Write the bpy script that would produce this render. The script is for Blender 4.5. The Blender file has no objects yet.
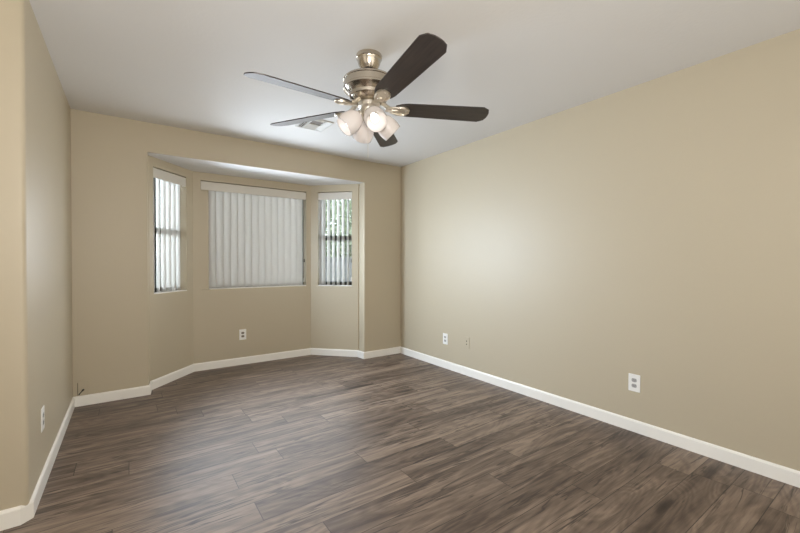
import bpy, bmesh, math, random
from mathutils import Vector, Matrix

random.seed(7)
S = bpy.context.scene
COL = S.collection
PI = math.pi

# ---------------------------------------------------------------- camera, world, lights, exposure
cam_d = bpy.data.cameras.new('camera')
cam_d.sensor_fit = 'HORIZONTAL'
cam_d.sensor_width = 36.0
cam_d.lens = 382.77 / 800 * 36.0
cam_d.clip_start = 0.02
cam = bpy.data.objects.new('camera', cam_d)
COL.objects.link(cam)
YAW, PITCH, ROLL = 0.616, -0.0115, 0.0019
fw = Vector((math.sin(YAW) * math.cos(PITCH), math.cos(YAW) * math.cos(PITCH), math.sin(PITCH)))
r0 = Vector((math.cos(YAW), -math.sin(YAW), 0))
u0 = r0.cross(fw)
rr = math.cos(ROLL) * r0 + math.sin(ROLL) * u0
uu = -math.sin(ROLL) * r0 + math.cos(ROLL) * u0
M = Matrix((rr, uu, -fw)).transposed().to_4x4()
M.translation = Vector((-2.9147, -4.1049, 1.1959))
cam.matrix_world = M
S.camera = cam

S.view_settings.view_transform = 'Standard'
S.view_settings.look = 'None'
S.view_settings.gamma = 1.0
S.view_settings.use_curve_mapping = False
S.view_settings.exposure = 0.0

world = bpy.data.worlds.new('sky')
S.world = world
world.use_nodes = True
wn = world.node_tree
wn.nodes.clear()
wo = wn.nodes.new('ShaderNodeOutputWorld')
bg = wn.nodes.new('ShaderNodeBackground')
ramp = wn.nodes.new('ShaderNodeValToRGB')
tc = wn.nodes.new('ShaderNodeTexCoord')
sx = wn.nodes.new('ShaderNodeSeparateXYZ')
wn.links.new(tc.outputs['Generated'], sx.inputs[0])
wn.links.new(sx.outputs['Z'], ramp.inputs['Fac'])
ramp.color_ramp.elements[0].color = (0.92, 0.95, 1.0, 1)
ramp.color_ramp.elements[1].color = (0.55, 0.72, 1.0, 1)
wn.links.new(ramp.outputs['Color'], bg.inputs['Color'])
bg.inputs['Strength'].default_value = 10.5
wn.links.new(bg.outputs[0], wo.inputs[0])


sun_d = bpy.data.lights.new('sun', 'SUN')
sun_d.energy = 10.0
sun_d.angle = math.radians(.6)
sun_d.color = (1.0, .95, .86)
sun = bpy.data.objects.new('sun', sun_d)
COL.objects.link(sun)
sun.rotation_euler = Vector((.35, .42, -1.0)).to_track_quat('-Z', 'Y').to_euler()   # high, from behind the house

def area(name, loc, target, sx_, sy_, power, color, spread=180):
    l = bpy.data.lights.new(name, 'AREA')
    l.shape = 'RECTANGLE'
    l.size, l.size_y = sx_, sy_
    l.energy = power
    l.color = color
    l.spread = math.radians(spread)
    o = bpy.data.objects.new(name, l)
    COL.objects.link(o)
    o.location = loc
    o.rotation_euler = (Vector(target) - Vector(loc)).to_track_quat('-Z', 'Y').to_euler()
    return o


# added fill lamp before the solid rear wall, then daylight from the left hall
area('rear_fill', (-1.6, -5.30, 1.15), (-1.6, 0, 1.45), 2.3, 1.95, 29, (1.0, 0.95, 0.87))
area('daylight_hall', (-5.1, -3.2, 1.3), (0, -2.6, 1.5), 1.6, 2.0, 11, (1.0, 0.94, 0.83))
# daylight entering the room at the three bay windows
area('daylight_middle_window', (-1.667, .485, 1.41), (-1.667, -3, 1.12), 1.18, .86, 16, (.87, .93, 1.0), 145)
area('daylight_left_window', (-2.513, .287, 1.40), (-2.513 + .741, .287 - .672, 1.28), .42, .96, 33, (.70, .84, 1.0), 120)
area('daylight_right_window', (-.831, .300, 1.40), (-.831 - .72, .300 - .694, 1.28), .42, .96, 4, (.88, .945, 1.0), 140)
# flash on the camera, bounced off the ceiling
area('bounce_flash', (-2.9, -4.15, 1.55), (-2.25, -2.4, 2.44), .3, .3, 38, (1.0, 0.965, 0.91))


# ---------------------------------------------------------------- node helpers, materials
def new_mat(name):
    m = bpy.data.materials.new(name)
    m.use_nodes = True
    nt = m.node_tree
    nt.nodes.clear()
    out = nt.nodes.new('ShaderNodeOutputMaterial')
    return m, nt, out


class NT:
    def __init__(self, nt):
        self.nt = nt

    def n(self, kind, **kw):
        nd = self.nt.nodes.new(kind)
        for k, v in kw.items():
            setattr(nd, k, v)
        return nd

    def l(self, a, b):
        self.nt.links.new(a, b)

    def math(self, op, a, b=None, c=None):
        nd = self.nt.nodes.new('ShaderNodeMath')
        nd.operation = op
        for i, v in enumerate((a, b, c)):
            if v is None:
                continue
            if isinstance(v, (int, float)):
                nd.inputs[i].default_value = v
            else:
                self.nt.links.new(v, nd.inputs[i])
        return nd.outputs[0]

    def mix(self, fac, a, b, blend='MIX'):
        nd = self.nt.nodes.new('ShaderNodeMix')
        nd.data_type = 'RGBA'
        nd.blend_type = blend
        for s, v in ((0, fac), (6, a), (7, b)):
            if isinstance(v, (int, float)):
                nd.inputs[s].default_value = v
            elif isinstance(v, tuple):
                nd.inputs[s].default_value = v
            else:
                self.nt.links.new(v, nd.inputs[s])
        return nd.outputs[2]

    def noise(self, vec, scale, detail=3, rough=.55, dist=0):
        nd = self.nt.nodes.new('ShaderNodeTexNoise')
        nd.inputs['Scale'].default_value = scale
        nd.inputs['Detail'].default_value = detail
        nd.inputs['Roughness'].default_value = rough
        nd.inputs['Distortion'].default_value = dist
        if vec is not None:
            self.nt.links.new(vec, nd.inputs['Vector'])
        return nd.outputs[0]

    def ramp(self, fac, stops):
        nd = self.nt.nodes.new('ShaderNodeValToRGB')
        e = nd.color_ramp.elements
        while len(e) < len(stops):
            e.new(0.5)
        for i, (p, c) in enumerate(stops):
            e[i].position = p
            e[i].color = c if len(c) == 4 else (*c, 1)
        self.nt.links.new(fac, nd.inputs['Fac'])
        return nd.outputs[0]


def principled(name, color, rough=.5, metal=0, spec=.5, bump=None, vary=0.0, coat=0, aniso=0):
    """plain painted / metal surface; bump = (scale, strength, distance), vary = soft tone variation"""
    m, nt, out = new_mat(name)
    k = NT(nt)
    b = k.n('ShaderNodeBsdfPrincipled')
    b.inputs['Base Color'].default_value = (*color, 1)
    b.inputs['Roughness'].default_value = rough
    b.inputs['Metallic'].default_value = metal
    b.inputs['Specular IOR Level'].default_value = spec
    b.inputs['Coat Weight'].default_value = coat
    tcn = k.n('ShaderNodeTexCoord')
    if vary:
        f = k.noise(tcn.outputs['Object'], 1.7, 2)
        c = k.mix(f, tuple(x * (1 - vary) for x in color) + (1,), tuple(min(1, x * (1 + vary)) for x in color) + (1,))
        k.l(c, b.inputs['Base Color'])
    if bump:
        f = k.noise(tcn.outputs['Object'], bump[0], 3)
        bn = k.n('ShaderNodeBump')
        bn.inputs['Strength'].default_value = bump[1]
        bn.inputs['Distance'].default_value = bump[2]
        k.l(f, bn.inputs['Height'])
        k.l(bn.outputs[0], b.inputs['Normal'])
    k.l(b.outputs[0], out.inputs[0])
    return m


MAT = {}
MAT['wall'] = principled('tan_eggshell_paint', (0.510, 0.443, 0.325), .47, spec=.5, bump=(38, .12, .004), vary=.015)
MAT['ceiling'] = principled('flat_white_ceiling_paint', (0.74, 0.73, 0.715), .75, spec=.2, bump=(45, .25, .004), vary=.01)
MAT['trim'] = principled('white_semigloss_trim', (0.90, 0.875, 0.82), .35, bump=(20, .05, .002))
MAT['white_plastic'] = principled('white_outlet_plastic', (0.86, 0.85, 0.82), .3, bump=(60, .02, .0005))
MAT['grey_plastic'] = principled('grey_receptacle_plastic', (0.42, 0.41, 0.39), .4, bump=(60, .02, .0005))
MAT['ivory_receptacle'] = principled('tan_receptacle_plastic', (0.24, 0.21, 0.17), .4, bump=(60, .02, .0005))
MAT['black'] = principled('black_rubber', (0.012, 0.012, 0.012), .5, bump=(60, .02, .0005))
MAT['nickel'] = principled('brushed_nickel', (0.56, 0.50, 0.42), .25, 1.0, bump=(120, .03, .0005))
MAT['nickel_pale'] = principled('pale_satin_nickel', (0.76, 0.71, 0.62), .33, 1.0, bump=(120, .03, .0005))
MAT['dark_metal'] = principled('dark_bronze_metal', (0.02, 0.018, 0.016), .4, bump=(80, .03, .0005))
MAT['register'] = principled('white_enamel_steel', (0.62, 0.605, 0.57), .5, bump=(60, .02, .0005))
MAT['damper'] = principled('brown_sheet_metal', (0.11, 0.085, 0.065), .5, bump=(60, .02, .0005))
MAT['valance'] = principled('ivory_blind_valance', (0.67, 0.635, 0.57), .45, bump=(70, .04, .001))
MAT['frame'] = principled('dark_bronze_window_frame', (0.016, 0.015, 0.014), .4, bump=(80, .03, .0005))
MAT['bark'] = principled('rough_bark', (0.10, 0.075, 0.05), .9, bump=(30, .6, .01), vary=.3)
MAT['soil'] = principled('pale_gravel', (0.40, 0.375, 0.34), .95, bump=(60, .6, .01), vary=.2)
MAT['screw'] = principled('steel_screw', (0.6, 0.6, 0.58), .3, 1.0, bump=(80, .02, .0005))


def mat_floor():
    m, nt, out = new_mat('dark_wood_plank_laminate')
    k = NT(nt)
    b = k.n('ShaderNodeBsdfPrincipled')
    tcn = k.n('ShaderNodeTexCoord')
    sp = k.n('ShaderNodeSeparateXYZ')
    k.l(tcn.outputs['Object'], sp.inputs[0])
    W, L = 0.165, 1.22
    yr = k.math('DIVIDE', sp.outputs['Y'], W)
    row = k.math('FLOOR', yr)
    fy = k.math('SUBTRACT', yr, row)
    wn1 = k.n('ShaderNodeTexWhiteNoise', noise_dimensions='1D')
    k.l(row, wn1.inputs['W'])
    xo = k.math('ADD', k.math('DIVIDE', sp.outputs['X'], L), k.math('MULTIPLY', wn1.outputs['Value'], 7.3))
    colm = k.math('FLOOR', xo)
    fx = k.math('SUBTRACT', xo, colm)
    cid = k.n('ShaderNodeCombineXYZ')
    k.l(row, cid.inputs[0])
    k.l(colm, cid.inputs[1])
    wn2 = k.n('ShaderNodeTexWhiteNoise', noise_dimensions='2D')
    k.l(cid.outputs[0], wn2.inputs['Vector'])
    rnd = wn2.outputs['Value']
    # grain coordinates: stretched along the plank, shifted per plank
    gv = k.n('ShaderNodeCombineXYZ')
    k.l(k.math('MULTIPLY', sp.outputs['X'], .62), gv.inputs[0])
    k.l(k.math('MULTIPLY', sp.outputs['Y'], 9.0), gv.inputs[1])
    k.l(k.math('MULTIPLY', rnd, 40.0), gv.inputs[2])
    g1 = k.noise(gv.outputs[0], 1.9, 5, .6, 1.1)
    gv3 = k.n('ShaderNodeCombineXYZ')
    k.l(k.math('MULTIPLY', sp.outputs['X'], 3.0), gv3.inputs[0])
    k.l(k.math('MULTIPLY', sp.outputs['Y'], 70.0), gv3.inputs[1])
    k.l(k.math('MULTIPLY', rnd, 17.0), gv3.inputs[2])
    g2 = k.noise(gv3.outputs[0], 2.0, 4, .7, 0.5)
    gv2 = k.n('ShaderNodeCombineXYZ')
    k.l(k.math('MULTIPLY', sp.outputs['X'], 1.0), gv2.inputs[0])
    k.l(k.math('MULTIPLY', sp.outputs['Y'], 4.0), gv2.inputs[1])
    k.l(k.math('MULTIPLY', rnd, 23.0), gv2.inputs[2])
    blot = k.noise(gv2.outputs[0], 2.4, 4, .6, 1.0)
    # cathedral figure: contour lines of a stretched noise field
    fig = k.noise(gv2.outputs[0], 1.1, 1, .4, .4)
    figw = k.math('ABSOLUTE', k.math('SUBTRACT', k.math('FRACT', k.math('MULTIPLY', fig, 16.0)), .5))
    # knots and checks
    vo = k.n('ShaderNodeTexVoronoi')
    vo.inputs['Scale'].default_value = 1.25
    k.l(gv2.outputs[0], vo.inputs['Vector'])
    knot = k.ramp(k.math('ADD', vo.outputs['Distance'], k.math('MULTIPLY', k.math('SUBTRACT', g1, .5), .5)),
                  [(0.0, (1, 1, 1)), (0.07, (.7, .7, .7)), (0.2, (0, 0, 0))])
    crk = k.noise(gv.outputs[0], 1.5, 3, .55, 1.2)
    crk = k.math('ABSOLUTE', k.math('SUBTRACT', crk, .5))
    crack = k.ramp(crk, [(0.0, (1, 1, 1)), (0.013, (.8, .8, .8)), (0.030, (0, 0, 0))])
    crack = k.math('MULTIPLY', crack, k.ramp(blot, [(.46, (0, 0, 0)), (.56, (1, 1, 1))]))
    t = k.math('ADD', k.math('MULTIPLY', g1, .95), k.math('MULTIPLY', g2, .22))
    t = k.math('ADD', t, k.math('MULTIPLY', figw, .20))
    t = k.math('ADD', t, k.math('MULTIPLY', blot, .55))
    t = k.math('ADD', t, k.math('MULTIPLY', rnd, .20))
    t = k.math('ADD', t, .10)
    t = k.math('SUBTRACT', t, .50)
    col = k.ramp(t, [(0.22, (0.036, 0.023, 0.016)), (0.42, (0.088, 0.060, 0.045)),
                     (0.60, (0.162, 0.117, 0.088)), (0.82, (0.290, 0.217, 0.163))])
    dark = k.math('MAXIMUM', k.math('MULTIPLY', knot, .8), k.math('MULTIPLY', crack, .8))
    col = k.mix(dark, col, (0.020, 0.012, 0.009, 1))
    # thin joint lines
    ey = k.math('MULTIPLY', k.math('MINIMUM', fy, k.math('SUBTRACT', 1.0, fy)), W)
    ex = k.math('MULTIPLY', k.math('MINIMUM', fx, k.math('SUBTRACT', 1.0, fx)), L)
    e = k.math('MINIMUM', ex, ey)
    joint = k.math('LESS_THAN', e, 0.0019)
    col = k.mix(k.math('MULTIPLY', joint, .75), col, (0.012, 0.008, 0.006, 1))
    k.l(col, b.inputs['Base Color'])
    k.l(k.math('ADD', .40, k.math('MULTIPLY', g2, .14)), b.inputs['Roughness'])
    b.inputs['Specular IOR Level'].default_value = .5
    bn = k.n('ShaderNodeBump')
    bn.inputs['Strength'].default_value = .12
    bn.inputs['Distance'].default_value = .002
    k.l(k.math('SUBTRACT', g2, k.math('MULTIPLY', joint, .8)), bn.inputs['Height'])
    k.l(bn.outputs[0], b.inputs['Normal'])
    k.l(b.outputs[0], out.inputs[0])
    return m


def mat_blade():
    m, nt, out = new_mat('dark_walnut_blade_veneer')
    k = NT(nt)
    b = k.n('ShaderNodeBsdfPrincipled')
    tcn = k.n('ShaderNodeTexCoord')
    mp = k.n('ShaderNodeMapping')
    mp.inputs['Scale'].default_value = (1.5, 22, 22)
    k.l(tcn.outputs['Object'], mp.inputs['Vector'])
    g = k.noise(mp.outputs[0], 3, 5, .6, .5)
    col = k.ramp(g, [(.3, (0.016, 0.011, 0.010)), (.7, (0.045, 0.032, 0.027))])
    k.l(col, b.inputs['Base Color'])
    b.inputs['Roughness'].default_value = .42
    b.inputs['Specular IOR Level'].default_value = .75
    k.l(b.outputs[0], out.inputs[0])
    return m


def mat_translucent(name, color, trans, frac, gloss=.08, rough=.35, streak=False):
    m, nt, out = new_mat(name)
    k = NT(nt)
    d = k.n('ShaderNodeBsdfDiffuse')
    d.inputs['Color'].default_value = (*color, 1)
    t = k.n('ShaderNodeBsdfTranslucent')
    t.inputs['Color'].default_value = (*trans, 1)
    mx = k.n('ShaderNodeMixShader')
    mx.inputs[0].default_value = frac
    k.l(d.outputs[0], mx.inputs[1])
    k.l(t.outputs[0], mx.inputs[2])
    g = k.n('ShaderNodeBsdfGlossy')
    g.inputs['Roughness'].default_value = rough
    mx2 = k.n('ShaderNodeMixShader')
    fr = k.n('ShaderNodeFresnel')
    fr.inputs['IOR'].default_value = 1.4
    k.l(fr.outputs[0], mx2.inputs[0])
    k.l(mx.outputs[0], mx2.inputs[1])
    k.l(g.outputs[0], mx2.inputs[2])
    tcn = k.n('ShaderNodeTexCoord')
    f = k.noise(tcn.outputs['Object'], 90, 2)
    bn = k.n('ShaderNodeBump')
    bn.inputs['Strength'].default_value = .05
    bn.inputs['Distance'].default_value = .001
    k.l(f, bn.inputs['Height'])
    k.l(bn.outputs[0], d.inputs['Normal'])
    k.l(mx2.outputs[0], out.inputs[0])
    return m


def mat_glass():
    m, nt, out = new_mat('clear_window_glass')
    k = NT(nt)
    t = k.n('ShaderNodeBsdfTransparent')
    t.inputs['Color'].default_value = (.90, .93, .92, 1)
    g = k.n('ShaderNodeBsdfGlossy')
    g.inputs['Roughness'].default_value = 0.02
    fr = k.n('ShaderNodeFresnel')
    fr.inputs['IOR'].default_value = 1.45
    mx = k.n('ShaderNodeMixShader')
    k.l(fr.outputs[0], mx.inputs[0])
    k.l(t.outputs[0], mx.inputs[1])
    k.l(g.outputs[0], mx.inputs[2])
    k.l(mx.outputs[0], out.inputs[0])
    return m


def mat_emit(name, color, strength):
    m, nt, out = new_mat(name)
    k = NT(nt)
    e = k.n('ShaderNodeEmission')
    e.inputs['Color'].default_value = (*color, 1)
    e.inputs['Strength'].default_value = strength
    k.l(e.outputs[0], out.inputs[0])
    return m


def mat_leaf():
    m, nt, out = new_mat('green_leaves')
    k = NT(nt)
    d = k.n('ShaderNodeBsdfDiffuse')
    t = k.n('ShaderNodeBsdfTranslucent')
    oi = k.n('ShaderNodeTexCoord')
    f = k.noise(oi.outputs['Object'], 5, 3)
    c = k.ramp(f, [(.3, (0.10, 0.12, 0.07)), (.55, (0.20, 0.225, 0.15)), (.75, (0.30, 0.315, 0.24))])
    k.l(c, d.inputs['Color'])
    k.l(c, t.inputs['Color'])
    mx = k.n('ShaderNodeMixShader')
    mx.inputs[0].default_value = .4
    k.l(d.outputs[0], mx.inputs[1])
    k.l(t.outputs[0], mx.inputs[2])
    k.l(mx.outputs[0], out.inputs[0])
    return m


def mat_block():
    m, nt, out = new_mat('grey_block_masonry')
    k = NT(nt)
    b = k.n('ShaderNodeBsdfPrincipled')
    tcn = k.n('ShaderNodeTexCoord')
    mp = k.n('ShaderNodeMapping')
    mp.inputs['Rotation'].default_value = (PI / 2, 0, 0)
    k.l(tcn.outputs['Object'], mp.inputs['Vector'])
    br = k.n('ShaderNodeTexBrick')
    br.inputs['Scale'].default_value = 1.0
    br.inputs['Brick Width'].default_value = .4
    br.inputs['Row Height'].default_value = .2
    br.inputs['Mortar Size'].default_value = .008
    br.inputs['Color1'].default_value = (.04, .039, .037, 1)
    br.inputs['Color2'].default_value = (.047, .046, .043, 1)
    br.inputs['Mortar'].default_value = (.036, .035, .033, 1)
    k.l(mp.outputs[0], br.inputs['Vector'])
    k.l(br.outputs['Color'], b.inputs['Base Color'])
    b.inputs['Roughness'].default_value = .9
    k.l(b.outputs[0], out.inputs[0])
    return m


MAT['floor'] = mat_floor()
MAT['blade'] = mat_blade()
MAT['vane'] = mat_translucent('off_white_vinyl_vane', (0.84, 0.82, 0.78), (0.96, 0.93, 0.89), .60)
MAT['shade'] = mat_translucent('frosted_white_glass', (0.86, 0.82, 0.79), (0.95, 0.90, 0.87), .5, rough=.25)
MAT['glass'] = mat_glass()
MAT['bulb'] = mat_emit('lit_bulb', (1.0, 0.95, 0.90), 6.0)
MAT['leaf'] = mat_leaf()
MAT['block'] = mat_block()


# ---------------------------------------------------------------- mesh helpers
def obj(name, bm, mat, parent=None, smooth=None, bevel=None):
    bmesh.ops.recalc_face_normals(bm, faces=bm.faces)
    me = bpy.data.meshes.new(name)
    bm.to_mesh(me)
    bm.free()
    me.materials.append(mat)
    if smooth:
        for p in me.polygons:
            p.use_smooth = True
    o = bpy.data.objects.new(name, me)
    COL.objects.link(o)
    if smooth and smooth < 180:
        for e in me.edges:
            pass
        me.set_sharp_from_angle(angle=math.radians(smooth))
    if bevel:
        md = o.modifiers.new('bevel', 'BEVEL')
        md.width, md.segments, md.limit_method, md.angle_limit = bevel, 2, 'ANGLE', math.radians(40)
    if parent:
        o.parent = parent
    return o


def empty(name, loc, rotz=0, rot=None):
    o = bpy.data.objects.new(name, None)
    o.empty_display_size = .1
    COL.objects.link(o)
    o.location = loc
    o.rotation_euler = rot if rot else (0, 0, rotz)
    return o


def tag(o, label, cat, group=None):
    o['label'], o['category'] = label, cat
    if group:
        o['group'] = group
    return o


def structure(o):
    o['kind'] = 'structure'
    return o


def add_box(bm, x0, x1, y0, y1, z0, z1, mtx=None):
    vs = [bm.verts.new((x, y, z)) for z in (z0, z1) for y in (y0, y1) for x in (x0, x1)]
    for f in ((0, 1, 3, 2), (4, 5, 7, 6), (0, 1, 5, 4), (2, 3, 7, 6), (0, 2, 6, 4), (1, 3, 7, 5)):
        bm.faces.new([vs[i] for i in f])
    if mtx is not None:
        bmesh.ops.transform(bm, matrix=mtx, verts=vs)
    return vs


def add_prism(bm, pts, z0, z1, mtx=None):
    """plan polygon extruded upward"""
    a = [bm.verts.new((p[0], p[1], z0)) for p in pts]
    b = [bm.verts.new((p[0], p[1], z1)) for p in pts]
    bm.faces.new(a[::-1])
    bm.faces.new(b)
    n = len(pts)
    for i in range(n):
        bm.faces.new((a[i], a[(i + 1) % n], b[(i + 1) % n], b[i]))
    if mtx is not None:
        bmesh.ops.transform(bm, matrix=mtx, verts=a + b)


def add_lathe(bm, prof, seg=32, mtx=None, closed=False):
    """profile of (radius, z) spun round z"""
    rings, vs = [], []
    for r, z in prof:
        if r < 1e-6:
            v = bm.verts.new((0, 0, z))
            rings.append([v] * seg)
            vs.append(v)
        else:
            ring = [bm.verts.new((r * math.cos(2 * PI * i / seg), r * math.sin(2 * PI * i / seg), z)) for i in range(seg)]
            rings.append(ring)
            vs += ring
    pairs = list(zip(rings, rings[1:]))
    if closed:
        pairs.append((rings[-1], rings[0]))
    for a, b in pairs:
        for i in range(seg):
            j = (i + 1) % seg
            q = []
            for v in (a[i], a[j], b[j], b[i]):
                if v not in q:
                    q.append(v)
            if len(q) > 2:
                bm.faces.new(q)
    if mtx is not None:
        bmesh.ops.transform(bm, matrix=mtx, verts=vs)


def add_tube(bm, pts, rad, seg=10, caps=True, mtx=None):
    pts = [Vector(p) for p in pts]
    rads = rad if isinstance(rad, (list, tuple)) else [rad] * len(pts)
    rings = []
    ref = None
    for i, p in enumerate(pts):
        t = (pts[min(i + 1, len(pts) - 1)] - pts[max(i - 1, 0)]).normalized()
        if ref is None:
            ref = t.orthogonal().normalized()
        ref = (ref - t * ref.dot(t)).normalized()
        s = t.cross(ref)
        rings.append([bm.verts.new(p + rads[i] * (math.cos(2 * PI * k / seg) * ref + math.sin(2 * PI * k / seg) * s)) for k in range(seg)])
    for a, b in zip(rings, rings[1:]):
        for k in range(seg):
            bm.faces.new((a[k], a[(k + 1) % seg], b[(k + 1) % seg], b[k]))
    if caps:
        bm.faces.new(rings[0][::-1])
        bm.faces.new(rings[-1])
    if mtx is not None:
        bmesh.ops.transform(bm, matrix=mtx, verts=[v for r in rings for v in r])


def arc(cx, cy, r, a0, a1, n=6):
    return [(cx + r * math.cos(a0 + (a1 - a0) * i / n), cy + r * math.sin(a0 + (a1 - a0) * i / n)) for i in range(n + 1)]


# ---------------------------------------------------------------- the room
XL, YE = -3.297, -1.695           # left wall plane, its outer corner
X1, X2 = -2.7733, -0.5495         # bay opening
H, HB = 2.44, 2.176               # room ceiling, bay ceiling
LJ, RJ = (-2.76, .13), (-.563, .13)
BL, BR = (-2.346, .586), (-1.003, .586)
T = .15
XW, YR = -5.35, -5.40             # outer limits of the room behind the camera

# floor, one slab with the bay
bm = bmesh.new()
add_prism(bm, [(XW, YR - .15), (.15, YR - .15), (.15, .13), (RJ[0], .13), (BR[0], .62), (BL[0], .62), (LJ[0], .13), (XW, .13)], -.08, 0)
structure(obj('floor', bm, MAT['floor']))
bm = bmesh.new()
add_box(bm, XW, .15, YR - .15, .15, H, H + .12)
structure(obj('ceiling', bm, MAT['ceiling']))

# right wall, rear walls
bm = bmesh.new()
add_box(bm, 0, .15, YR - .15, .13, 0, H)
structure(obj('wall_right', bm, MAT['wall']))
bm = bmesh.new()
add_box(bm, XW, 0, YR - .15, YR, 0, H)
structure(obj('wall_rear', bm, MAT['wall']))
bm = bmesh.new()
add_box(bm, XW - .15, XW, YR - .15, .13, 0, H)
structure(obj('wall_hall', bm, MAT['wall']))

# left wall with its rounded outer corner; the second face runs off to the left
R = .022
bm = bmesh.new()
pts = [(XL, .13), (XL, YE + R)] + arc(XL - R, YE + R, R, 0, -PI / 2, 6)[1:] + [(XW, YE), (XW, YE + .15), (XL - .15, YE + .15), (XL - .15, .13)]
add_prism(bm, pts, 0, H)
structure(obj('wall_left', bm, MAT['wall'], smooth=40))

# back wall: stubs left and right of the bay (rounded jamb corners) and the header over it
Rj = .012
bm = bmesh.new()
add_prism(bm, [(XL, 0)] + arc(X1 - Rj, Rj, Rj, -PI / 2, 0, 5) + [(X1, .13), (XL, .13)], 0, HB)
add_prism(bm, [(0, 0), (0, .13), (X2, .13)] + arc(X2 + Rj, Rj, Rj, PI, 1.5 * PI, 5), 0, HB)
add_box(bm, XL, X1, 0, .13, HB, H)
add_box(bm, X2, 0, 0, .13, HB, H)
add_prism(bm, [(X1, 0), (X2, 0), (X2, .012), (X1, .012)], HB, H)
add_box(bm, X1, X2, .012, .13, HB + .012, H)
structure(obj('wall_back', bm, MAT['wall'], smooth=40))

# bay ceiling
bm = bmesh.new()
add_box(bm, X1, X2, .012, .13, HB, HB + .012)
add_prism(bm, [(-2.98, .13), (-.34, .13), (-.34, .2), (-.9, .78), (-2.45, .78), (-2.98, .2)], HB, HB + .12)
structure(obj('ceiling_bay', bm, MAT['ceiling']))


class Wall:
    """a bay wall between plan points a and b (room side), thickness T outwards; d runs along, o outwards"""

    def __init__(s, a, b, ea, eb):
        s.a, s.b = Vector(a), Vector(b)
        s.d = (s.b - s.a).normalized()
        s.n = Vector((-s.d.y, s.d.x))
        s.L = (s.b - s.a).length
        s.ea, s.eb = ea, eb
        s.m = Matrix(((s.d.x, s.n.x, 0, s.a.x), (s.d.y, s.n.y, 0, s.a.y), (0, 0, 1, 0), (0, 0, 0, 1)))
        s.ang = math.atan2(s.d.y, s.d.x)

    def P(s, d, o=0):
        v = s.a + s.d * d + s.n * o
        return (v.x, v.y)

    def build(s, name, d0, d1, z0, z1):
        bm = bmesh.new()
        a, b, ea, eb = s.P(0), s.P(s.L), s.ea, s.eb
        add_prism(bm, [a, s.P(d0), s.P(d0, T), ea], 0, HB)
        add_prism(bm, [s.P(d1), b, eb, s.P(d1, T)], 0, HB)
        add_prism(bm, [s.P(d0), s.P(d1), s.P(d1, T), s.P(d0, T)], 0, z0)
        add_prism(bm, [s.P(d0), s.P(d1), s.P(d1, T), s.P(d0, T)], z1, HB)
        structure(obj(name, bm, MAT['wall']))


def meet(p, d, q, e):
    # intersection of lines p+td and q+se
    det = d[0] * -e[1] + d[1] * e[0]
    t = ((q[0] - p[0]) * -e[1] + (q[1] - p[1]) * e[0]) / det
    return (p[0] + t * d[0], p[1] + t * d[1])


WL, WB, WR = Wall(LJ, BL, None, None), Wall(BL, BR, None, None), Wall(BR, RJ, None, None)
cBL = meet(WL.P(0, T), WL.d, WB.P(0, T), WB.d)
cBR = meet(WB.P(0, T), WB.d, WR.P(0, T), WR.d)
WL.ea, WL.eb = meet(WL.P(0, T), WL.d, (0, .13), (1, 0)), cBL
WB.ea, WB.eb = cBL, cBR
WR.ea, WR.eb = cBR, meet(WR.P(0, T), WR.d, (0, .13), (1, 0))
ZS, ZT = .888, 2.09
OL, OB, OR = (.05, .512), (.075, 1.283), (.097, .553)
WL.build('wall_bay_left', *OL, ZS, ZT)
WB.build('wall_bay_back', *OB, ZS, ZT)
WR.build('wall_bay_right', *OR, ZS, ZT)
# plaster return that narrows the middle recess on its left
bm = bmesh.new()
add_box(bm, OB[0], OB[0] + .085, .045, T, ZS, ZT, WB.m)
structure(obj('trim_1', bm, MAT['wall']))


# ---------------------------------------------------------------- baseboards (profile swept with mitres)
def baseboard(name, pts, ends=(None, None)):
    t, h = .013, .0844
    prof = [(0, 0), (t, 0), (t, h - .012), (t - .004, h - .004), (t - .009, h), (0, h)]
    bm = bmesh.new()
    P = [Vector(p) for p in pts]
    rings = []
    for i, p in enumerate(P):
        def nrm(a, b):
            d = (b - a).normalized()
            return Vector((d.y, -d.x))
        if i == 0:
            off = nrm(P[0], P[1])
        elif i == len(P) - 1:
            off = nrm(P[-2], P[-1])
        else:
            n1, n2 = nrm(P[i - 1], P[i]), nrm(P[i], P[i + 1])
            off = (n1 + n2) / (1 + n1.dot(n2))
        if ends[0] and i == 0:
            off = Vector(ends[0])
        if ends[1] and i == len(P) - 1:
            off = Vector(ends[1])
        rings.append([bm.verts.new((p.x + off.x * a, p.y + off.y * a, z)) for a, z in prof])
    for a, b in zip(rings, rings[1:]):
        for k in range(len(prof)):
            j = (k + 1) % len(prof)
            bm.faces.new((a[k], a[j], b[j], b[k]))
    bm.faces.new(rings[0])
    bm.faces.new(rings[-1][::-1])
    return structure(obj(name, bm, MAT['trim']))


# room side is to the right of travel: go left wall -> back -> right wall
baseboard('baseboard_left', [(XW, YE), (XL - .030, YE), (XL, YE + .030), (XL, 0)], (None, (1, -1)))
baseboard('baseboard_back', [(XL, 0), (X1, 0), LJ, BL, BR, RJ, (X2, 0), (0, 0)], ((1, -1), (-1, -1)))
baseboard('baseboard_right', [(0, 0), (0, YR)], ((-1, -1), (-1, 0)))


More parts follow.
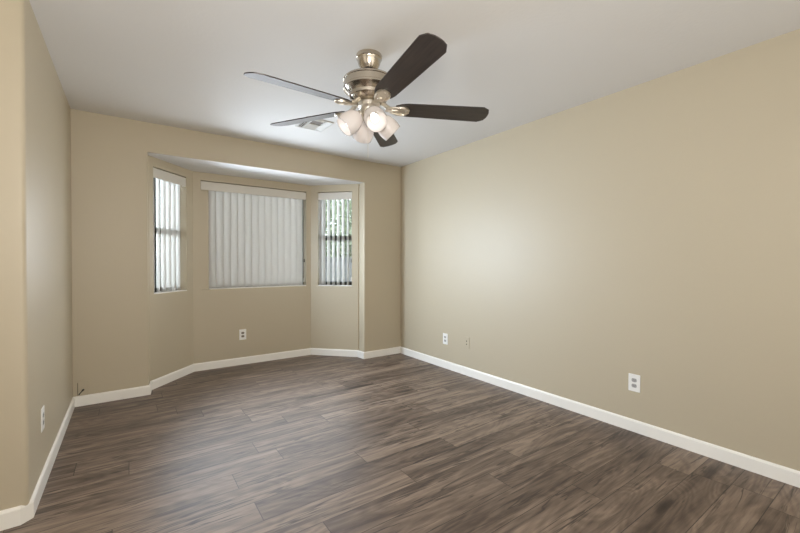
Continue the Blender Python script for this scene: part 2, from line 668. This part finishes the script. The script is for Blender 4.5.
# ---------------------------------------------------------------- windows in the bay
def window(name, W, op, rails):
    root = structure(empty(name, (*W.P((op[0] + op[1]) / 2), ZS), W.ang))
    inv = root.matrix_basis.inverted()
    d0, d1 = op
    f = .036
    o0, o1 = .105, .145
    bm = bmesh.new()
    mt = inv @ W.m
    add_box(bm, d0, d0 + f, o0, o1, ZS, ZT, mt)
    add_box(bm, d1 - f, d1, o0, o1, ZS, ZT, mt)
    add_box(bm, d0 + f, d1 - f, o0, o1, ZS, ZS + .055, mt)
    add_box(bm, d0 + f, d1 - f, o0, o1, ZT - f, ZT, mt)
    obj('window_frame', bm, MAT['frame'], root)
    for z0, z1 in rails:
        bm = bmesh.new()
        add_box(bm, d0 + f, d1 - f, o0 + .005, o1, z0, z1, mt)
        obj('meeting_rail', bm, MAT['frame'], root)
    edges = [ZS + .055] + [z for r_ in rails for z in r_] + [ZT - f]
    for i in range(0, len(edges), 2):
        bm = bmesh.new()
        add_box(bm, d0 + f, d1 - f, .124, .128, edges[i], edges[i + 1], mt)
        obj('window_pane', bm, MAT['glass'], root)
    bm = bmesh.new()
    add_box(bm, d0 + .001, d1 - .001, -.004, o0, ZS, ZS + .010, mt)
    obj('window_sill', bm, MAT['trim'], root, bevel=.003)
    return root


window('window_1', WL, OL, [(1.475, 1.53)])
window('window_2', WB, (OB[0] + .085, OB[1]), [])
window('window_3', WR, OR, [(1.475, 1.535)])


# ---------------------------------------------------------------- vertical blinds
def vane_mesh(width, z0, z1):
    """one curved vinyl slat hanging on the local z axis"""
    bm = bmesh.new()
    n, th, sag = 8, .0011, .006
    fr, bk = [], []
    for i in range(n + 1):
        x = (i / n - .5) * width
        y = sag * (1 - (2 * i / n - 1) ** 2)
        fr.append((x, y))
        bk.append((x, y + th))
    add_prism(bm, fr + bk[::-1], z0, z1)
    me = bpy.data.meshes.new('vane')
    bmesh.ops.recalc_face_normals(bm, faces=bm.faces)
    bm.to_mesh(me)
    bm.free()
    me.materials.append(MAT['vane'])
    for p in me.polygons:
        p.use_smooth = abs(p.normal.z) < .5
    me.set_sharp_from_angle(angle=math.radians(40))
    return me


def blind(label, W, op, vanes, cord_d, cord_z, vw=.089, ret=True):
    d0, d1 = op
    root = empty('vertical_blind', (*W.P((d0 + d1) / 2, .03), ZT), W.ang)
    tag(root, label, 'blind', 'vertical blinds in the bay')
    mt = root.matrix_basis.inverted() @ W.m
    bm = bmesh.new()
    zt, zb = ZT - .012, 1.988
    add_box(bm, d0 + .003, d1 - .003, .003, .008, zb, zt, mt)
    add_box(bm, d0 + .003, d0 + .008, .008, .045, zb, zt, mt)
    add_box(bm, d1 - .008, d1 - .003, .008, .045, zb, zt, mt)
    obj('valance', bm, MAT['valance'], root, bevel=.002)
    bm = bmesh.new()
    add_box(bm, d0 + .01, d1 - .01, .032, .072, ZT - .045, ZT - .002, mt)
    obj('headrail', bm, MAT['valance'], root, bevel=.002)
    me = vane_mesh(vw, ZS + .014 - ZT, -.05)
    for d, o_, a in vanes:
        v = bpy.data.objects.new('vane', me)
        COL.objects.link(v)
        v.parent = root
        p = mt @ Vector((d, o_, ZT))
        v.location = p
        v.rotation_euler = (0, 0, a)
    if cord_d:
        bm = bmesh.new()
        z1 = ZT - .05
        add_tube(bm, [(cord_d, .018, z1), (cord_d + .001, .016, 1.5), (cord_d, .017, cord_z)], .0013, 6, mtx=mt)
        add_tube(bm, [(cord_d - .008, .018, z1), (cord_d - .010, .016, 1.4), (cord_d - .012, .017, cord_z + .03)], .0013, 6, mtx=mt)
        cd = obj('pull_cord', bm, MAT['valance'], root)
        bm = bmesh.new()
        add_lathe(bm, [(0, .03), (.004, .028), (.007, 0), (.006, -.012), (0, -.014)], 12, mt @ Matrix.Translation((cord_d, .017, 1.205)))
        obj('cord_joiner', bm, MAT['black'], root)
        bm = bmesh.new()
        add_lathe(bm, [(0, .05), (.005, .048), (.011, .0), (.010, -.006), (0, -.008)], 12, mt @ Matrix.Translation((cord_d - .004, .017, cord_z - .04)))
        obj('cord_weight', bm, MAT['valance'], root)
    return root


rnd = random.Random(3)
# left: vanes turned almost along the line of sight
vl = [(.108 + .0685 * i, .055, math.radians((108 if i < 2 else 117) - 47.8 + rnd.uniform(-3, 3))) for i in range(6)]
blind('narrow vertical blind with half-open vanes in the left side window of the bay', WL, OL, vl, None, 1.0)
vm = []
for i in range(14):
    a = math.radians((-14, -12, -13, -12, -12, -13, -5, -3, -3, -12, -13, -12, -14, -10)[i])
    vm.append((.197 + .0782 * i, .068, a))
blind('wide vertical blind with closed off-white vanes over the middle bay window', WB, OB, vm, 1.262, .985)
vr = [(.128, .05, math.radians(70)), (.155, .052, math.radians(78))] + [(.222 + .0655 * i, .055, math.radians(41 + 46.9 + rnd.uniform(-2, 2))) for i in range(5)]
blind('narrow vertical blind with open edge-on vanes in the right side window of the bay', WR, OR, vr, .545, 1.0)


# ---------------------------------------------------------------- wall plates
def plate(name, W_m, loc, label, cat, mat, rec_mat, kind='duplex', group=None, w=.078, h=.122):
    """W_m: 3x3-ish rotation with local x along the wall, local y out of the wall into the room"""
    root = empty(name, loc, W_m)
    tag(root, label, cat, group)
    bm = bmesh.new()
    add_box(bm, -w / 2, w / 2, -.0055, 0, -h / 2, h / 2)
    obj('cover_plate', bm, mat, root, bevel=.003)
    if kind == 'duplex':
        for s in (1, -1):
            zc = s * .0195
            bm = bmesh.new()
            ol = [(.0172 * math.cos(t_), max(-.0125, min(.0125, .0172 * math.sin(t_)))) for t_ in [2 * PI * i / 28 for i in range(28)]]
            add_prism(bm, ol, 0, .0012, Matrix.Translation((0, -.0055, zc)) @ Matrix.Rotation(PI / 2, 4, 'X'))
            rc = obj('receptacle', bm, rec_mat, root)
            bm = bmesh.new()
            for dx, hh in ((-.0063, .0085), (.0063, .0065)):
                add_box(bm, dx - .0011, dx + .0011, -.0074, -.0066, zc - hh / 2 + .002, zc + hh / 2 + .002)
            add_lathe(bm, [(0, 0), (.0024, 0), (.0024, .0008), (0, .0008)], 10, Matrix.Translation((0, -.0066, zc - .0075)) @ Matrix.Rotation(PI / 2, 4, 'X'))
            obj('slot', bm, MAT['black'], rc)
        bm = bmesh.new()
        add_lathe(bm, [(0, 0), (.003, 0), (.0025, .0012), (0, .0014)], 12, Matrix.Translation((0, -.0055, 0)) @ Matrix.Rotation(PI / 2, 4, 'X'))
        obj('screw', bm, MAT['screw'], root)
    return root


plate('wall_outlet', -PI / 2, (0, -2.862, .345), 'white duplex outlet low on the right wall, nearest the camera', 'outlet', MAT['white_plastic'], MAT['grey_plastic'], group='duplex outlets')
plate('wall_outlet', -PI / 2, (0, -.88, .330), 'white duplex outlet low on the right wall near the far corner', 'outlet', MAT['white_plastic'], MAT['grey_plastic'], group='duplex outlets')
plate('wall_outlet', WB.ang, (*WB.P(.508), .349), 'off-white duplex outlet on the bay wall below the middle window', 'outlet', MAT['white_plastic'], MAT['ivory_receptacle'], group='duplex outlets')
plate('wall_outlet', PI / 2, (XL, -1.35, .358), 'white duplex outlet low on the left wall, seen almost edge-on', 'outlet', MAT['white_plastic'], MAT['grey_plastic'], group='duplex outlets')

# painted-over jack plate on the right wall
pj = plate('jack_plate', -PI / 2, (0, -1.217, .345), 'wall-coloured jack plate with two dark holes on the right wall', 'wall plate', MAT['wall'], None, 'blank')
for s in (1, -1):
    bm = bmesh.new()
    add_lathe(bm, [(0, 0), (.0062, 0), (.0062, .0018), (.0045, .002), (0, .0016)], 14, Matrix.Translation((0, -.0055, s * .017)) @ Matrix.Rotation(PI / 2, 4, 'X'))
    obj('jack', bm, MAT['black'], pj)

# cable stub at the plate in the left back corner
cp = plate('cable_plate', 0, (-3.228, 0, .147), 'wall-coloured plate with a short black cable stub above the left corner baseboard', 'wall plate', MAT['wall'], None, 'blank', w=.072, h=.117)
bm = bmesh.new()
add_tube(bm, [(-.030, -.005, -.053), (-.025, -.018, -.042), (-.015, -.027, -.028), (-.005, -.031, -.015)], .0035, 10)
cb = obj('cable', bm, MAT['black'], cp, smooth=40)
bm = bmesh.new()
add_tube(bm, [(-.006, -.0308, -.017), (.003, -.034, -.005)], .0065, 10)
obj('connector', bm, MAT['black'], cb, smooth=40)
bm = bmesh.new()
add_tube(bm, [(-.0375, -.002, -.062), (-.0378, -.004, 0), (-.0375, -.002, .045)], .0016, 6)
obj('edge_line', bm, MAT['black'], cp)  # thin black strip added for the dark line along the plate's left edge


# ---------------------------------------------------------------- ceiling register
vr_root = empty('ceiling_register', (-1.543, -.825, H))
tag(vr_root, 'white steel air register on the ceiling behind the fan', 'vent')
fx, fy = .128, .138               # outer half sizes
ix, iy = .053, .050               # open throat in the middle
lx, ly = .117, .127               # louvre field
tz = -.009
bm = bmesh.new()
oc = -.050                        # the open throat sits towards the fan
for a in ((-fx, -lx, -fy, fy), (lx, fx, -fy, fy), (-lx, lx, -fy, -ly), (-lx, lx, ly, fy),
          (-ix - .008, -ix, -ly, ly), (ix, ix + .008, -ly, ly), (-ix, ix, oc - iy - .008, oc - iy), (-ix, ix, oc + iy, oc + iy + .008)):
    add_box(bm, *a, tz, 0)
obj('register_frame', bm, MAT['register'], vr_root, bevel=.0012)
bm = bmesh.new()
add_box(bm, -lx, lx, -ly, ly, -.0016, -.0004)
obj('damper', bm, MAT['damper'], vr_root)
for sgn in (-1, 1):
    for i in range(3):
        bm = bmesh.new()
        mt = Matrix.Translation((sgn * (.071 + i * .0180), 0, -.0052)) @ Matrix.Rotation(sgn * math.radians(30), 4, 'Y')
        add_box(bm, -.0062, .0062, -ly, ly, -.0006, .0006, mt)
        obj('louvre', bm, MAT['register'], vr_root)
for y in (-.1165, .018, .0365, .055, .0735, .092, .1105):
    bm = bmesh.new()
    mt = Matrix.Translation((0, y, -.0052)) @ Matrix.Rotation(math.radians(-20 if y > 0 else 20), 4, 'X')
    add_box(bm, -ix, ix, -.0088, .0088, -.0006, .0006, mt)
    obj('louvre', bm, MAT['register'], vr_root)


# ---------------------------------------------------------------- ceiling fan
FX, FY = -1.727, -2.100
fan = empty('ceiling_fan', (FX, FY, H))
tag(fan, 'five-bladed ceiling fan in brushed nickel with dark blades and four lit shades', 'ceiling fan')
Z = lambda z: z - H
bm = bmesh.new()
add_lathe(bm, [(0, 0), (.076, 0), (.078, -.004), (.077, -.022), (.073, -.026), (.071, -.034), (.062, -.062), (.050, -.080), (.046, -.086), (.030, -.086), (.026, -.080), (0, -.08)], 40)
obj('canopy', bm, MAT['nickel'], fan, smooth=35)
bm = bmesh.new()
add_lathe(bm, [(0, -.070), (.020, -.074), (.027, -.086), (.024, -.098), (.014, -.106), (.0125, -.108), (.0125, -.150), (0, -.150)], 24)
obj('downrod', bm, MAT['dark_metal'], fan, smooth=35)
# motor: yoke collar, domed top, banded drum, lower bowl
bm = bmesh.new()
add_lathe(bm, [(0, Z(2.312)), (.030, Z(2.312)), (.034, Z(2.306)), (.080, Z(2.304)), (.134, Z(2.298)), (.150, Z(2.292)), (.155, Z(2.286)), (.155, Z(2.280)),
               (.151, Z(2.277)), (.151, Z(2.243)), (.154, Z(2.240)), (.154, Z(2.230)), (.149, Z(2.227)), (.138, Z(2.214)), (.122, Z(2.206)), (.118, Z(2.203)),
               (.116, Z(2.186)), (.108, Z(2.176)), (.090, Z(2.168)), (.072, Z(2.160)), (0, Z(2.158))], 48)
obj('motor_housing', bm, MAT['nickel'], fan, smooth=30)
bm = bmesh.new()
add_lathe(bm, [(0, Z(2.160)), (.060, Z(2.158)), (.066, Z(2.150)), (.066, Z(2.128)), (.058, Z(2.120)), (.052, Z(2.108)), (.050, Z(2.094)), (.042, Z(2.078)), (.026, Z(2.068)), (.012, Z(2.062)), (.010, Z(2.050)), (0, Z(2.046))], 40)
obj('switch_housing', bm, MAT['nickel_pale'], fan, smooth=35)

# blades and blade irons
TH0 = 3.328
PHI = .238
RT = .745
ZB = 2.126
droop = {0: .075, 1: -.044, 2: -.011, 3: -.003, 4: -.016}    # each blade's own sag


def blade_outline():
    r0_, r1_ = .160, RT
    pts_u, pts_l = [], []
    n = 16
    for i in range(n + 1):
        s = i / n
        x = r0_ + (r1_ - r0_) * s
        w = .058 + .016 * (s ** .8)
        if s > .94:
            w *= 1 - ((s - .94) / .06) ** 2.2 * .30
        if s < .12:
            w *= .62 + .38 * math.sin(s / .12 * PI / 2)
        pts_u.append((x, w))
        pts_l.append((x, -w))
    bow = [(r1_ + .012 * math.cos(a) * 1.0, .042 * math.sin(a)) for a in [PI / 2 - PI * j / 8 for j in range(1, 8)]]
    return pts_u + bow + pts_l[::-1]


bb = bmesh.new()
add_prism(bb, blade_outline(), -.003, .003)
bmesh.ops.recalc_face_normals(bb, faces=bb.faces)
blade_me = bpy.data.meshes.new('blade')
bb.to_mesh(blade_me)
bb.free()
blade_me.materials.append(MAT['blade'])


def iron_mesh():
    bm = bmesh.new()
    # neck dropping from the motor, then a solid tapered holder under the blade root
    add_tube(bm, [(.080, 0, .036), (.098, 0, .024), (.116, 0, .008), (.140, 0, -.004), (.175, 0, -.009)], [.013, .014, .014, .013, .010], 10)
    half = [(.100, .014), (.125, .017), (.150, .025), (.176, .036), (.200, .041), (.222, .038), (.238, .028), (.246, .013)]
    ol = half + [(.248, 0)] + [(x, -y) for x, y in half[::-1]]
    add_prism(bm, ol, -.0095, -.0035)
    for s in (1, -1):
        add_tube(bm, [(.108, s * .009, .006), (.135, s * .019, -.006), (.172, s * .032, -.011), (.202, s * .037, -.012), (.228, s * .029, -.011), (.244, s * .011, -.010)], [.008, .008, .0075, .007, .006, .005], 8)
    for x, y in ((.195, .019), (.195, -.019), (.226, 0)):
        add_lathe(bm, [(0, 0), (.006, 0), (.005, -.003), (0, -.004)], 10, Matrix.Translation((x, y, -.0095)))
    bmesh.ops.recalc_face_normals(bm, faces=bm.faces)
    me = bpy.data.meshes.new('blade_iron')
    bm.to_mesh(me)
    bm.free()
    me.materials.append(MAT['nickel_pale'])
    for p in me.polygons:
        p.use_smooth = True
    me.set_sharp_from_angle(angle=math.radians(45))
    return me


iron_me = iron_mesh()
for k in range(5):
    a = TH0 + k * 2 * PI / 5
    base = Matrix.Translation((0, 0, Z(ZB))) @ Matrix.Rotation(a, 4, 'Z')
    b = bpy.data.objects.new('blade', blade_me)
    COL.objects.link(b)
    b.parent = fan
    b.matrix_local = base @ Matrix.Rotation(droop[k], 4, 'Y') @ Matrix.Rotation(-PHI, 4, 'X')
    ir = bpy.data.objects.new('blade_iron', iron_me)
    COL.objects.link(ir)
    ir.parent = b
    ir.matrix_local = Matrix.Identity(4)

# light kit: arm, socket, tulip shade, bulb
shade_prof_o = [(.020, 0), (.032, -.004), (.045, -.016), (.056, -.036), (.063, -.060), (.066, -.084), (.065, -.104), (.062, -.122), (.0615, -.128)]
shade_prof = shade_prof_o + [(r - .003, z + (0 if i else 0)) for i, (r, z) in enumerate(shade_prof_o[::-1])]


def shade_mesh():
    bm = bmesh.new()
    add_lathe(bm, shade_prof, 36, closed=True)
    bmesh.ops.recalc_face_normals(bm, faces=bm.faces)
    me = bpy.data.meshes.new('lamp_shade')
    bm.to_mesh(me)
    bm.free()
    me.materials.append(MAT['shade'])
    for p in me.polygons:
        p.use_smooth = True
    return me


def mesh_of(name, fn, mat):
    bm = bmesh.new()
    fn(bm)
    bmesh.ops.recalc_face_normals(bm, faces=bm.faces)
    me = bpy.data.meshes.new(name)
    bm.to_mesh(me)
    bm.free()
    me.materials.append(mat)
    for p in me.polygons:
        p.use_smooth = True
    return me


shade_me = shade_mesh()
bulb_me = mesh_of('bulb', lambda b: add_lathe(b, [(0, -.020), (.011, -.022), (.013, -.036), (.020, -.056), (.0235, -.074), (.021, -.090), (.012, -.101), (0, -.105)], 16), MAT['bulb'])
sock_me = mesh_of('socket', lambda b: add_lathe(b, [(0, .022), (.016, .020), (.024, .012), (.025, -.004), (.017, -.006), (.0165, -.026), (0, -.026)], 24), MAT['nickel_pale'])
arm_me = mesh_of('lamp_arm', lambda b: add_tube(b, [(.028, 0, Z(2.104)), (.038, 0, Z(2.101)), (.049, 0, Z(2.094)), (.058, 0, Z(2.080))], .0085, 10), MAT['nickel_pale'])
TILT = math.radians(48)
for k in range(4):
    a = math.radians(256) - k * PI / 2
    rz = Matrix.Rotation(a, 4, 'Z')
    arm = bpy.data.objects.new('lamp_arm', arm_me)
    COL.objects.link(arm)
    arm.parent = fan
    arm.matrix_local = rz
    mtl = rz @ Matrix.Translation((.060, 0, Z(2.076))) @ Matrix.Rotation(-TILT, 4, 'Y')
    so = bpy.data.objects.new('socket', sock_me)
    COL.objects.link(so)
    so.parent = arm
    so.matrix_local = rz.inverted() @ mtl
    sh = bpy.data.objects.new('lamp_shade', shade_me)
    COL.objects.link(sh)
    sh.parent = fan
    sh.matrix_local = mtl
    bu = bpy.data.objects.new('bulb', bulb_me)
    COL.objects.link(bu)
    bu.parent = sh
    bu.matrix_local = Matrix.Identity(4)
bm = bmesh.new()
add_tube(bm, [(-.004, .006, Z(2.055)), (-.004, .006, Z(1.84))], .0010, 6)
add_lathe(bm, [(0, .008), (.0022, .006), (.0026, 0), (.0018, -.008), (0, -.009)], 10, Matrix.Translation((-.004, .006, Z(1.835))))
obj('pull_chain', bm, MAT['nickel_pale'], fan)


# ---------------------------------------------------------------- outside the bay windows
bm = bmesh.new()
add_prism(bm, [(-9, .85), (-2.4, .85), (-.9, .85), (9, .85), (9, 9), (-9, 9)], -.25, -.15)
g = structure(obj('ground', bm, MAT['soil']))
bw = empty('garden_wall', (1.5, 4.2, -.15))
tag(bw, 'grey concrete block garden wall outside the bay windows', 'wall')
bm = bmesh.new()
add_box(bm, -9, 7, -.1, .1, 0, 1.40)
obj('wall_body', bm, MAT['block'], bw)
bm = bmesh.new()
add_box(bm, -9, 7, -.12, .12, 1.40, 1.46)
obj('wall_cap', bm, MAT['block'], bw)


def tree(name, label, cat, loc, height, crown, n, seed, leaf=.05):
    rg = random.Random(seed)
    root = empty(name, loc)
    tag(root, label, cat, 'trees outside the bay windows')
    bm = bmesh.new()
    add_tube(bm, [(0, 0, -.02), (.03, .02, height * .35), (-.02, .03, height * .62)], [.06, .045, .03], 8)
    for i in range(5):
        a = i * 1.3
        add_tube(bm, [(0, .02, height * (.35 + .05 * i)), (crown * .5 * math.cos(a), crown * .5 * math.sin(a), height * (.55 + .06 * i))], [.025, .01], 6)
    obj('trunk', bm, MAT['bark'], root)
    bm = bmesh.new()
    for i in range(n):
        while True:
            v = Vector((rg.uniform(-1, 1), rg.uniform(-1, 1), rg.uniform(-1, 1)))
            if .35 < v.length < 1:
                break
        c = Vector((v.x * crown, v.y * crown, height * .62 + v.z * height * .40))
        d = Vector((rg.gauss(0, 1), rg.gauss(0, 1), rg.gauss(0, .6))).normalized()
        s = d.orthogonal().normalized()
        L_ = leaf * rg.uniform(.7, 1.4)
        up = d.cross(s) * L_ * .12
        q = [bm.verts.new(c), bm.verts.new(c + d * L_ * .5 + s * L_ * .25 + up), bm.verts.new(c + d * L_), bm.verts.new(c + d * L_ * .5 - s * L_ * .25 + up)]
        bm.faces.new((q[0], q[1], q[2]))
        bm.faces.new((q[0], q[2], q[3]))
    obj('foliage', bm, MAT['leaf'], root)
    return root


tree('garden_tree', 'leafy tree behind the block wall, seen through the right bay window', 'tree', (1.7, 6.2, -.15), 3.6, 1.7, 15000, 5, .12)
tree('garden_tree', 'leafy tree seen through the left bay window', 'tree', (-2.95, 2.8, -.15), 3.4, 1.05, 11000, 9, .10)
